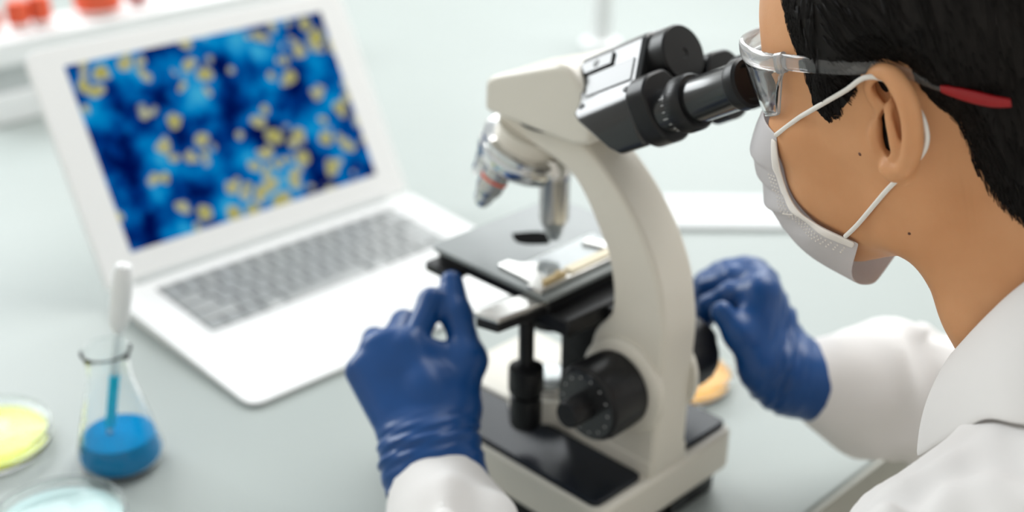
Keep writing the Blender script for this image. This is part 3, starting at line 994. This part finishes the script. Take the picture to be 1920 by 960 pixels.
# left and right ears (plane leans 14 degrees off the skull)
helix = [(-1.2, 9.5), (4.5, 13.0), (7.5, 19.9), (5.1, 26.4), (-1.7, 29.6), (-8.4, 27.6), (-12.7, 22.4), (-15.6, 16.1), (-16.4, 8.9), (-14.9, -0.2), (-11.7, -8.1), (-6.5, -14.1)]
lobe = [(2.3, -17.5), (5.1, -15.5), (-3.7, -16.2)]
antih = [(-2.9, 15.4), (-3.6, 7.4), (-3.8, -2.7), (-3.3, -8.7), (0.5, -9.4)]
scapha = [(-7.8, 10.5), (-9.6, 3.9), (-9.5, -0.1)]
concha = [(-1.3, 6.1), (0.0, 0.1), (0.4, -5.3)]
fossa = [(2.2, 23.3), (0.6, 19.5), (-1.3, 15.4)]
tragus = [(4.9, 5.6), (6.9, 0.3), (7.1, -5.9)]
tb = math.tan(math.radians(14))


def ear(s):
    def e(ab, off=0.0):
        a = ab[0] * .84 - 2.2
        return (a - off * .24, s * (70 - a * tb + off), ab[1])

    def fine(pts, cols, n=4):                     # smooth curve through (a, b), with off and radius carried along
        P4 = [Vector((*p, *c)) for p, c in zip(pts, cols)]
        out = []
        for i in range(len(P4) - 1):
            p0, p1, p2, p3 = [P4[min(max(j, 0), len(P4) - 1)] for j in (i - 1, i, i + 1, i + 2)]
            for k in range(n):
                t = k / n
                out.append(.5 * (2 * p1 + (p2 - p0) * t + (2 * p0 - 5 * p1 + 4 * p2 - p3) * t * t + (3 * p1 - p0 - 3 * p2 + p3) * t ** 3))
        out.append(P4[-1])
        return out

    def strip(pts, cols, k, op='+'):
        q = fine(pts, cols)
        BF.chain([e((v[0], v[1]), v[2]) for v in q], [max(.6, v[3]) for v in q], k, op)
    er = Matrix.Rotation(s * math.atan(tb), 3, 'Z')
    BF.ell(e((-5, 6), -3.2), (9.5, 3.2, 23), 3, rot=er)                        # ear plate
    BF.ell(e((-1, -16), -2.0), (6.5, 3.6, 7), 4, rot=er)
    strip(helix, [(-2.2, 1.8), (-.6, 2.2), (1.6, 2.5), (3.2, 2.8), (4.0, 3.2), (4.4, 3.7), (4.6, 4.0), (4.6, 4.2), (4.2, 4.2), (3.2, 4.2), (1.8, 4.2), (.4, 4.2)], 1.5)
    BF.chain([e(p, 1.6) for p in lobe], [4.2, 3.8, 4.0], 2.5)
    strip(antih, [(.6, 2.2), (2.6, 2.9), (3.0, 2.9), (2.0, 2.6), (1.0, 2.4)], 1.8)
    strip(scapha, [(2.6, 2.0), (2.4, 2.4), (2.4, 2.0)], 1.5, '-')
    strip([(-.6, 9.0), (.8, 3.8), (1.6, -1), (1.4, -6.6)], [(.5, 3.2), (.4, 4.8), (.4, 5.2), (.4, 3.6)], 1.2, '-')
    strip([(-.4, 8.2), (.8, 3.4), (1.4, -1), (1.4, -6.0)], [(-5, 3.2), (-5.5, 4.8), (-5.5, 5.0), (-5, 3.4)], 1.2, '-')
    strip([(-.4, 5), (.6, 2), (1.0, -4)], [(-11, 3.2), (-12, 4.2), (-11, 3.2)], 1.2, '-')
    strip(fossa, [(1.8, 2.2), (1.6, 2.6), (1.4, 1.7)], 1.2, '-')
    strip(fossa, [(-2.5, 2.2), (-2.5, 2.5), (-2, 1.6)], 1.2, '-')
    strip([(q[0] + 3.4, q[1]) for q in tragus], [(.6, 1.9), (1.6, 2.5), (.6, 2.2)], 2.0)


ear(1)
ear(-1)
P, Q = BF.net()
RH = np.array([[hf.x, hl.x, hu.x], [hf.y, hl.y, hu.y], [hf.z, hl.z, hu.z]])
PM = P @ RH.T + np.array(HO)
person = organic('person', PM, Q, M['skin'])
person.location, person.rotation_euler = ORG, (0, 0, YAW)
tag(person, 'person with short black hair in white lab coat, bending over the microscope with blue gloves', 'person')

bodyP = [Vector(p) for p in PM]
BVH = BVHTree.FromPolygons(bodyP, [tuple(q) for q in Q.tolist()])


# ---- gloves
def glove(H, sgn):
    allp = [p for k in ('index', 'middle', 'ring', 'pinky', 'thumb', 'wr') for p in H[k]] + H['arm'][:2]
    lo = [min(p[i] for p in allp) - 42 for i in range(3)]
    hi = [max(p[i] for p in allp) + 42 for i in range(3)]
    F = Field(*[axis_pts([(lo[i], 1.3), (hi[i], None)]) for i in range(3)])
    hand_field(F, H, 0.0, thick=1.0 if sgn > 0 else 1.12)
    if sgn < 0:                                   # web between thumb and index of the hand on the far knob
        F.cap(H['thumb'][1], H['index'][0], 11, 11, 10)
        F.cap(H['thumb'][2], H['index'][0], 6, 9, 8)
    a0, a1 = Vector(H['arm'][0]), Vector(H['arm'][1])
    d = (a1 - a0).normalized()
    acr = (Vector(H['wr'][0]) - Vector(H['wr'][3])).normalized()
    fl = 1.22
    F.cap(a0, a0 + d * 10, 24, 25, 10, sq=(acr, fl))
    F.cap(a0 + d * 8, a1 + d * 22, 25, CUFF_R[sgn] + 1, 6, sq=(acr, fl))
    # creased cuff and wrist
    rnd = random.Random(4 + sgn)
    ph = [rnd.uniform(0, 6.28) for _ in range(8)]

    def wr(x, y, z):
        t = (x - a0.x) * d.x + (y - a0.y) * d.y + (z - a0.z) * d.z
        side = (x - a0.x) * acr.x + (y - a0.y) * acr.y + (z - a0.z) * acr.z
        env = np.exp(-((t + 2) / 13.0) ** 2)
        env2 = np.clip((t - 6) / 8, 0, 1)
        w = np.sin(t * .62 + side * .10 + ph[0] + 1.2 * np.sin(side * .07 + ph[1])) + .6 * np.sin(t * 1.05 - side * .16 + ph[2])
        c = .5 * np.sin(side * .16 + t * .09 + ph[3]) + .3 * np.sin(side * .31 - t * .12 + ph[4])
        palm = np.clip((-t - 15) / 20, 0, 1)
        e = .25 * np.sin(x * .11 + z * .13 + ph[5]) * np.sin(y * .12 + ph[6])
        return -(env * w * .85 + env2 * c * .8 + palm * e)
    F.ripple(wr)
    F.plane_cut(a1 + d * (9 if sgn > 0 else 3), (d + acr * .42) if sgn > 0 else d, .6)
    F.cap(a1 - d * 4, a1 + d * 40, CUFF_R[sgn] - 3.8, CUFF_R[sgn] - 3.0, .8, '-', sq=(acr, fl))
    if sgn < 0:
        pass
    P, Q = F.net()
    return organic('glove', P, Q, M['glove'], person)


CUFF_R = {1: 28.5, -1: 27.0}
g1 = glove(L_, 1)
g1['label'] = 'blue nitrile glove pinching under the stage corner'
g2 = glove(R_, -1)
g2['label'] = 'blue nitrile glove turning the far focus knob'


# ---- lab coat: trunk and sleeves with soft folds, hollow at the neck
CF = Field(axis_pts([(-75, 3.2), (330, 9), (560, None)]), axis_pts([(-340, 3.4), (330, None)]), axis_pts([(-300, 10), (-40, 3.4), (300, None)]))
CF.chain([(290, 0, 205), (420, 0, -60), (470, 0, -300)], [92, 118, 125], 30)
for H, s in ((L_, 1), (R_, -1)):
    sh, el, w1, w0 = [Vector(H['arm'][i]) for i in (4, 3, 1, 0)]
    CF.cap((278, -s * 40, 208), sh, 58, 56, 30)
    CF.cap(sh, el, 56, 50, 18)
    dd = (el - w0).normalized()
    acr = (Vector(H['wr'][0]) - Vector(H['wr'][3])).normalized()
    st = w1 - (w1 - w0).normalized() * 8
    CF.cap(st, w1 + dd * 14, CUFF_R[s] - 3.0, CUFF_R[s] - 1.0, 8, sq=(acr, 1.2))
    CF.cap(w1 + dd * 13, w1 + dd * 40, CUFF_R[s] + 2, 43 if s < 0 else 37, 10)
    CF.cap(w1 + dd * 38, el, 44 if s < 0 else 37, 54 if s < 0 else 49, 12)


def folds(x, y, z):
    a = np.sin(x * .085 + y * .055 - z * .11 + 1.3 * np.sin(y * .06 + z * .045)) * 2.4
    b2 = np.sin(x * .045 - y * .14 + z * .12 + 1.6 * np.sin(x * .07 + y * .03)) * 1.9
    c = np.sin(x * .19 + y * .15 + z * .09 + 2 * np.sin(z * .06 + x * .04)) * .7
    near = np.clip((np.abs(y) - 90) / 60, .3, 1)
    cuff = 1.0
    for H in (L_, R_):                            # calm towards the glove cuffs
        w = H['arm'][1]
        cuff = cuff * np.clip((np.sqrt((x - w[0]) ** 2 + (y - w[1]) ** 2 + (z - w[2]) ** 2) - 24) / 45, .08, 1)
    return -(a + b2 + c) * near * 1.9 * cuff


CF.ripple(folds, 16)
CF.chain([(196, 0, 345), (226, 0, 282), (268, 0, 222)], [62, 62, 66], 4, '-')
P, Q = CF.net()
CB = BVHTree.FromPolygons([Vector(q) for q in P], [tuple(q) for q in Q.tolist()])
coat = organic('lab_coat', P, Q, M['coat'], person, 3)

# two small moles on cheek and neck
M['mole'] = mat('mole', (0.12, 0.045, 0.025), 0.5, noise=(900, 0.2))
for hc, r in (((16.1, 68.8, -8.4), 1.0), ((0.4, 66.0, -48.5), .8)):
    c = h2m(hc)
    loc, nr, _, _ = BVH.find_nearest(c)
    MB().lathe([(r, -.3), (r * .9, .12), (r * .4, .25)], loc, nr, 12).build('mole', M['mole'], person, angle=180)


# ---- collar of the coat: a folded band round the neck that falls on the shoulders and runs into the lapels
TOPL = [(201, -55.5, 246), (214, -62.5, 271), (228, -63, 296), (248, -54, 321), (266, -30, 333), (270, 0, 336)]
BOTL = [(200, -73, 192), (234, -96, 239), (262, -112, 270), (292, -92, 286), (310, -50, 291), (314, 0, 292)]


def collar_sheet():
    top = TOPL + [(p[0], -p[1], p[2]) for p in TOPL[-2::-1]]
    bot = BOTL + [(p[0], -p[1], p[2]) for p in BOTL[-2::-1]]
    up_ = [Vector(p) for p in smooth3(top, 5)]
    dn = [Vector(p) for p in smooth3(bot, 5)]
    for i, q in enumerate(dn):                    # let the free edge lie on the coat
        loc, nr, _, dist = CB.find_nearest(q)
        if loc is not None and dist < 30 and 4 < i < len(dn) - 5:
            dn[i] = loc + (q - loc).normalized() * min(dist, 2.5)
    rings = []
    for a, c in zip(up_, dn):
        o = ((a + c) / 2 - Vector((240, 0, 200)))
        row = [a - Vector((0, 0, 14)) * .9 + (c - a) * .04]
        for k in range(9):
            t = k / 8
            bow = math.sin(math.pi * t) * 5.0
            row.append(a * (1 - t) + c * t + o.normalized() * bow)
        rings.append(row)
    mb = MB()
    mb.rings(rings, False, False, closed=False)
    return mb


def smooth3(pts, n=4):
    out = []
    for i in range(len(pts) - 1):
        p0, p1, p2, p3 = [Vector(pts[min(max(j, 0), len(pts) - 1)]) for j in (i - 1, i, i + 1, i + 2)]
        for k in range(n):
            t = k / n
            out.append(.5 * (2 * p1 + (p2 - p0) * t + (2 * p0 - 5 * p1 + 4 * p2 - p3) * t * t + (3 * p1 - p0 - 3 * p2 + p3) * t ** 3))
    out.append(Vector(pts[-1]))
    return out


collar_sheet().build('collar', M['coat'], coat, solid=1.6, subsurf=1)


# ---- hair: a close cap grown off the skull, with separate strands over it
HL = [(60, 100), (47.5, 80), (44.6, 66.5), (42.7, 56.7), (40.5, 46.6), (37.4, 35), (38.4, 25.5), (38.6, 14), (31.5, 7.5), (23.5, 10), (15, 17), (7, 27), (-4, 34), (-15, 30), (-17.5, 17), (-23, 8.6), (-28, 2), (-29, -8), (-30, -18), (-32.5, -28), (-37, -37), (-43, -45), (-50, -50), (-70, -53), (-120, -52), (-120, 150), (60, 150)]


def hair_depth(x, z):
    """signed distance inside the hairline polygon (side view), positive where hair grows"""
    x = np.asarray(x, float)
    z = np.asarray(z, float)
    best = np.full(np.broadcast(x, z).shape, 1e9)
    ins = np.zeros(best.shape, bool)
    for (x0, z0), (x1, z1) in zip(HL, HL[1:] + HL[:1]):
        dx, dz = x1 - x0, z1 - z0
        t = np.clip(((x - x0) * dx + (z - z0) * dz) / (dx * dx + dz * dz + 1e-9), 0, 1)
        best = np.minimum(best, np.hypot(x - x0 - t * dx, z - z0 - t * dz))
        c = ((z0 > z) != (z1 > z)) & (x < (x1 - x0) * (z - z0) / (z1 - z0 + 1e-12) + x0)
        ins ^= c
    return np.where(ins, best, -best)


HF = Field(axis_pts([(-112, 2.2), (70, None)]), axis_pts([(-88, 2.2), (88, None)]), axis_pts([(-75, 2.2), (146, None)]))
keep, BF_ = BF, HF
BF = HF
BF.ell((-8, 0, 52), (92, 74, 80), 6)
BF.ell((30, 0, 36), (52, 59, 56), 20)
BF.ell((38, 0, -8), (42, 54, 52), 18)
sym(lambda s: BF.ell((8, s * 56, 4), (26, 13, 26), 12))
sym(lambda s: BF.cap((4, s * 56, -8), (11, s * 48, -46), 12, 12, 14))
BF.chain([mh((186, 0, 330)), mh((226, 0, 282)), mh((268, 0, 228))], [54, 53, 60], 26)
BF = keep
gx, gz = np.meshgrid(HF.a[0], HF.a[2], indexing='ij')
dep = hair_depth(gx, gz)
jit = 1.6 * np.sin(gx * .9 + 2 * np.sin(gz * .35)) + 1.1 * np.sin(gx * 1.7 + gz * .5)
th = np.clip((dep + jit * .6) * .55 - .6, -4, 7.0)
HF.F -= th[:, None, :].astype(np.float32)
Ph, Qh = HF.net()
hair = organic('hair', Ph @ RH.T + np.array(HO), Qh, M['hair'], person, 1)
hv = [Vector(p) for p in Ph]
HB = BVHTree.FromPolygons(hv, [tuple(q) for q in Qh.tolist()])
rnd = random.Random(11)
mbs = MB()
cands = []
zs = Ph[:, 2]
dd_ = hair_depth(Ph[:, 0], Ph[:, 2])
pool_edge = [i for i in range(len(Ph)) if 0.5 < dd_[i] < 14 and Ph[i, 1] > 10]
pool_all = [i for i in range(len(Ph)) if dd_[i] >= 6]
for n_, pool, l0, l1 in ((3000, pool_edge, 7, 21), (4600, pool_all, 16, 36)):
    for _ in range(n_):
        i = rnd.choice(pool)
        p = Vector(Ph[i]) + Vector([rnd.uniform(-1.2, 1.2) for _ in range(3)])
        x, z = p.x, p.z
        if x > 20:                       # temple and sideburn: down, tips drawn a little forward
            g = Vector((.10 + rnd.uniform(-.22, .22), 0, -1))
        elif x > -14:
            g = Vector((-.55 + rnd.uniform(-.2, .2), 0, -.85))
        else:                            # behind the ear and nape: down and forward with the neck
            g = Vector((-.10 + rnd.uniform(-.2, .2), 0, -1))
        ln2 = rnd.uniform(l0, l1)
        steps = 5
        pts = []
        q = p.copy()
        for k in range(steps):
            loc, nr, _, _ = HB.find_nearest(q)
            if loc is None:
                break
            if nr.dot(loc - Vector((-5, 0, 20))) < 0:
                nr = -nr
            lift = .5 + .9 * math.sin(math.pi * k / steps) * rnd.uniform(.4, 1.3)
            pts.append(h2m(loc + nr * lift))
            d = (g - nr * g.dot(nr))
            if d.length < 1e-3:
                break
            q = loc + d.normalized() * (ln2 / steps)
        if len(pts) < 3:
            continue
        # clip strands that would run over the ear or the cheek
        m0 = m2h(pts[-1])
        if float(hair_depth(m0[0], m0[2])) < (rnd.uniform(-12, -3) if m0[0] > 12 else -4.0):
            continue
        if -22 < m0[0] < 8 and m0[2] < 30 and abs(m0[1]) > 50:
            continue
        w = rnd.uniform(.22, .36)
        mbs.tube(pts, [w * (1 - .8 * k / (len(pts) - 1)) for k in range(len(pts))], 3)
so = mbs.build('hair_strand', M['hair'], hair, angle=180)
so['kind'] = 'stuff'


# ------------------------------------------------------------------ face mask
M['mask'] = mat('mask_fabric', (0.80, 0.79, 0.80), 0.8, noise=(40, 0.02), bump=(1600, 0.15, 0.0003))
M['hem'] = mat('mask_hem', (0.82, 0.77, 0.72), 0.8, noise=(60, 0.03))
M['loop'] = mat('ear_loop_elastic', (0.83, 0.80, 0.75), 0.7, bump=(2500, 0.4, 0.0004))


def thin_cloth(m, amt, col):
    nt = m.node_tree
    b = nt.nodes['Principled BSDF']
    o = nt.nodes['Material Output']
    tr_ = nt.nodes.new('ShaderNodeBsdfTranslucent')
    tr_.inputs['Color'].default_value = (*col, 1)
    mx = nt.nodes.new('ShaderNodeMixShader')
    mx.inputs[0].default_value = amt
    nt.links.new(b.outputs[0], mx.inputs[1])
    nt.links.new(tr_.outputs[0], mx.inputs[2])
    nt.links.new(mx.outputs[0], o.inputs['Surface'])


thin_cloth(M['mask'], .42, (.88, .85, .86))


def worn(name, label, cat):
    o = thing(name, bench(*HO), label, cat, YAW)
    return o


def place(o):
    o.location = tuple(-c * .001 for c in HO)
    return o


mask = worn('face_mask', 'white pleated surgical mask with ear loops worn on the lower face', 'mask')
EDGE = [(64.7, 58.4, 2.4), (67.0, 56.6, -8.5), (71.2, 49.6, -21.4), (69.5, 49.0, -33), (63, 51.0, -41), (54, 53.0, -46.5), (45, 54.5, -50.5), (34.5, 53.2, -56.5)]
CEN = [(92, 16), (102, 6), (108, -8), (109, -20), (108, -34), (106, -46), (100, -62), (86, -80), (62, -96)]
NR, NC = 41, 41
es = smooth3(EDGE, 12)
cs = smooth3([(x, 0, z) for x, z in CEN], 12)


def samp(path, t):
    f = t * (len(path) - 1)
    i = min(int(f), len(path) - 2)
    return path[i].lerp(path[i + 1], f - i)


def mask_point(a, c):
    """a 0..1 top to bottom, c -1..1 right to left"""
    e, k = samp(es, a), samp(cs, a)
    s = 1 if c >= 0 else -1
    q = abs(c)
    y = e.y * (q * .55 + .45 * math.sin(q * math.pi / 2))
    bl = q ** 2.1
    x = k.x + (e.x - k.x) * bl
    z = k.z + (e.z - k.z) * q ** 1.5
    # pleats: three overlapping folds that flatten into the side seams, and a slack lower panel
    fade = (1 - q ** 6)
    pl = 0.0
    for c0 in (.26, .42, .58):
        d = a - c0
        if -.16 < d < 0:
            pl += (d + .16) / .16
    x += (pl * 3.2 - 1.6) * fade + .8 * math.sin(a * 19 + q * 5) * (.3 + q * .7) * (1 - q ** 12)
    y += s * (.9 * math.sin(a * 24 + 1.0) * q * (1 - q ** 14))
    return h2m((x, s * y, z))


mb = MB()
mb.rings([[mask_point(i / (NR - 1), -1 + 2 * j / (NC - 1)) for j in range(NC)] for i in range(NR)], False, False, closed=False)
place(mb.build('mask_panel', M['mask'], mask, solid=.7, subsurf=1))
for s in (-1, 1):
    hem = MB()
    hem.rings([[mask_point(i / (NR - 1), s * c) + (h2m((0, s * .9, 0)) - HO) for c in (.93, .965, 1.0)] for i in range(2, NR - 1)], False, False, closed=False)
    place(hem.build('side_hem', M['hem'], mask, solid=1.2, subsurf=1))
    wm = MB()
    for i in range(26):
        for c in (.90, .868, .836):
            p = mask_point(.30 + .66 * i / 26, s * c)
            p2 = mask_point(.30 + .66 * i / 26 + .006, s * c)
            n_ = (p - h2m((20, 0, -30))).normalized()
            wm.tube([p + n_ * .45, p2 + n_ * .45], [.5, .5], 6)
    place(wm.build('weld_mark', M['hem'], mask))
    lu_ = [(EDGE[0][0], EDGE[0][1] + .6, EDGE[0][2]), (48.6, 62.6, 10.1), (38, 69.0, 14.0), (25.9, 73.0, 18.5), (12.4, 76.0, 23.5), (1.5, 78.5, 28.2), (-6, 75.5, 26), (-14.5, 73.6, 18), (-19.0, 73.4, 8.8), (-20.4, 73.6, 2.0), (-19.6, 73.2, -4.1), (-16.2, 72.6, -9.6), (-9, 71.6, -15.6), (3.8, 70.2, -24.8), (15.2, 67.2, -34.1), (29.1, 60.7, -44.9), (40.4, 54.0, -52.4)]
    lp = [h2m((x, s * y, z)) for x, y, z in lu_]
    place(MB().tube(smooth3(lp, 4), 1.22, 10).build('ear_loop', M['loop'], mask))

# ------------------------------------------------------------------ safety goggles
M['clear'] = mat('clear_polycarbonate', (0.97, 0.985, 0.985), 0.03, trans=1.0, ior=1.36, spec=0.6)
M['clear_frame'] = mat('clear_frame_plastic', (0.93, 0.94, 0.945), 0.10, trans=0.80, ior=1.4, spec=0.6)
M['clear_temple'] = mat('clear_temple_plastic', (0.95, 0.95, 0.95), 0.08, trans=0.93, ior=1.38, spec=0.6)
M['red_tip'] = mat('red_temple_tip', (0.30, 0.003, 0.006), 0.3, spec=0.5, noise=(30, 0.15))
gog = worn('safety_goggles', 'clear plastic safety goggles with red temple tips worn over the eyes', 'goggles')
BAR = [(50, 64.5, 38.0), (60, 61.2, 39.2), (72, 54.6, 41.4), (82.5, 44.5, 43.5), (90, 32, 44.5), (95, 17, 44.6), (96.5, 0, 44.4)]
BOT = [(60.5, 59.5, 13.2), (66.5, 56.0, 12.2), (73.5, 49.5, 11.0), (79.6, 40.5, 9.4), (85.6, 29, 7.6), (89.6, 16, 6.2), (90, 0, 6.0)]
full = lambda P_: P_ + [(x, -y, z) for x, y, z in P_[-2::-1]]
barp = smooth3(full(BAR), 5)
botp = smooth3(full(BOT), 5)


def band(path, h, d, r=.35):
    """bar of rounded section swept along a path in head coordinates, height h, depth d"""
    rs = []
    for i, p in enumerate(path):
        t = (path[min(i + 1, len(path) - 1)] - path[max(i - 1, 0)])
        t = Vector((t.x, t.y, 0)).normalized()
        n_ = Vector((-t.y, t.x, 0))
        ring = []
        for k in range(14):
            a = 2 * math.pi * k / 14
            ca, sa = math.cos(a), math.sin(a)
            ca = math.copysign(abs(ca) ** .7, ca)
            sa = math.copysign(abs(sa) ** .7, sa)
            hh = h[i] if hasattr(h, '__len__') else h
            ring.append(h2m(p + n_ * ca * d / 2 + Vector((0, 0, 1)) * sa * hh / 2))
        rs.append(ring)
    return MB().rings(rs)


nb = len(barp)
hs = [8.2 + 2.6 * math.sin(math.pi * i / (nb - 1)) for i in range(nb)]
place(band(barp, hs, 4.2).build('brow_bar', M['clear_frame'], gog))
# shield lens: double walled sheet between bar and lower edge
lens = []
NV = 10
for a, c in zip(barp, botp):
    a2 = a - Vector((0, 0, 3.5))
    row = []
    for k in range(NV + 1):
        t = k / NV
        p = a2.lerp(c, t)
        cen = Vector((20, 0, p.z))
        row.append(h2m(p + (p - cen).normalized() * 1.6 * math.sin(math.pi * t)))
    lens.append(row)
place(MB().rings(lens, False, False, closed=False).build('shield_lens', M['clear'], gog, solid=1.5, subsurf=1))
rimp = [barp[0] - Vector((0, 0, 3.5))] + [barp[0].lerp(botp[0], t) for t in (.3, .6, .85)] + botp + [barp[-1].lerp(botp[-1], t) for t in (.85, .6, .3)]
place(MB().tube([h2m(p) for p in rimp], 1.0, 8).build('lens_rim', M['clear_frame'], gog))
for s in (-1, 1):
    tp_ = [(49, 65.6, 38.2), (46.2, 67.4, 38.6), (34, 73.0, 37.3), (19.7, 76.6, 35.2), (8, 75.4, 33.0), (0, 73.0, 31.8), (-8, 71.4, 29.6), (-15, 70.8, 26.6), (-22, 71.2, 22.8), (-30, 71.4, 18.6)]
    path = [Vector((x, s * y, z)) for x, y, z in smooth3(tp_, 4)]
    n_ = len(path)
    place(band(path, [8.4 - 3.6 * i / (n_ - 1) for i in range(n_)], 3.0).build('temple', M['clear_temple'], gog))
    hg = place(band([Vector((52.5, s * 64.2, 38)), Vector((47.5, s * 66.0, 38.4))], 10.2, 4.8).build('hinge', M['clear_frame'], gog))
    tp2 = [(-30, 72.6, 18.4), (-36, 71.6, 15.6), (-43, 70.2, 12.4), (-50, 68.2, 9.4), (-56, 66.0, 7.6)]
    path = [Vector((x, s * y, z)) for x, y, z in smooth3(tp2, 4)]
    n_ = len(path)
    tt = place(band(path, [3.6 + 2.4 * math.sin(math.pi * i / (n_ - 1)) for i in range(n_)], 3.6).build('temple_tip', M['red_tip'], gog))
    tt['label'] = 'red temple tip'
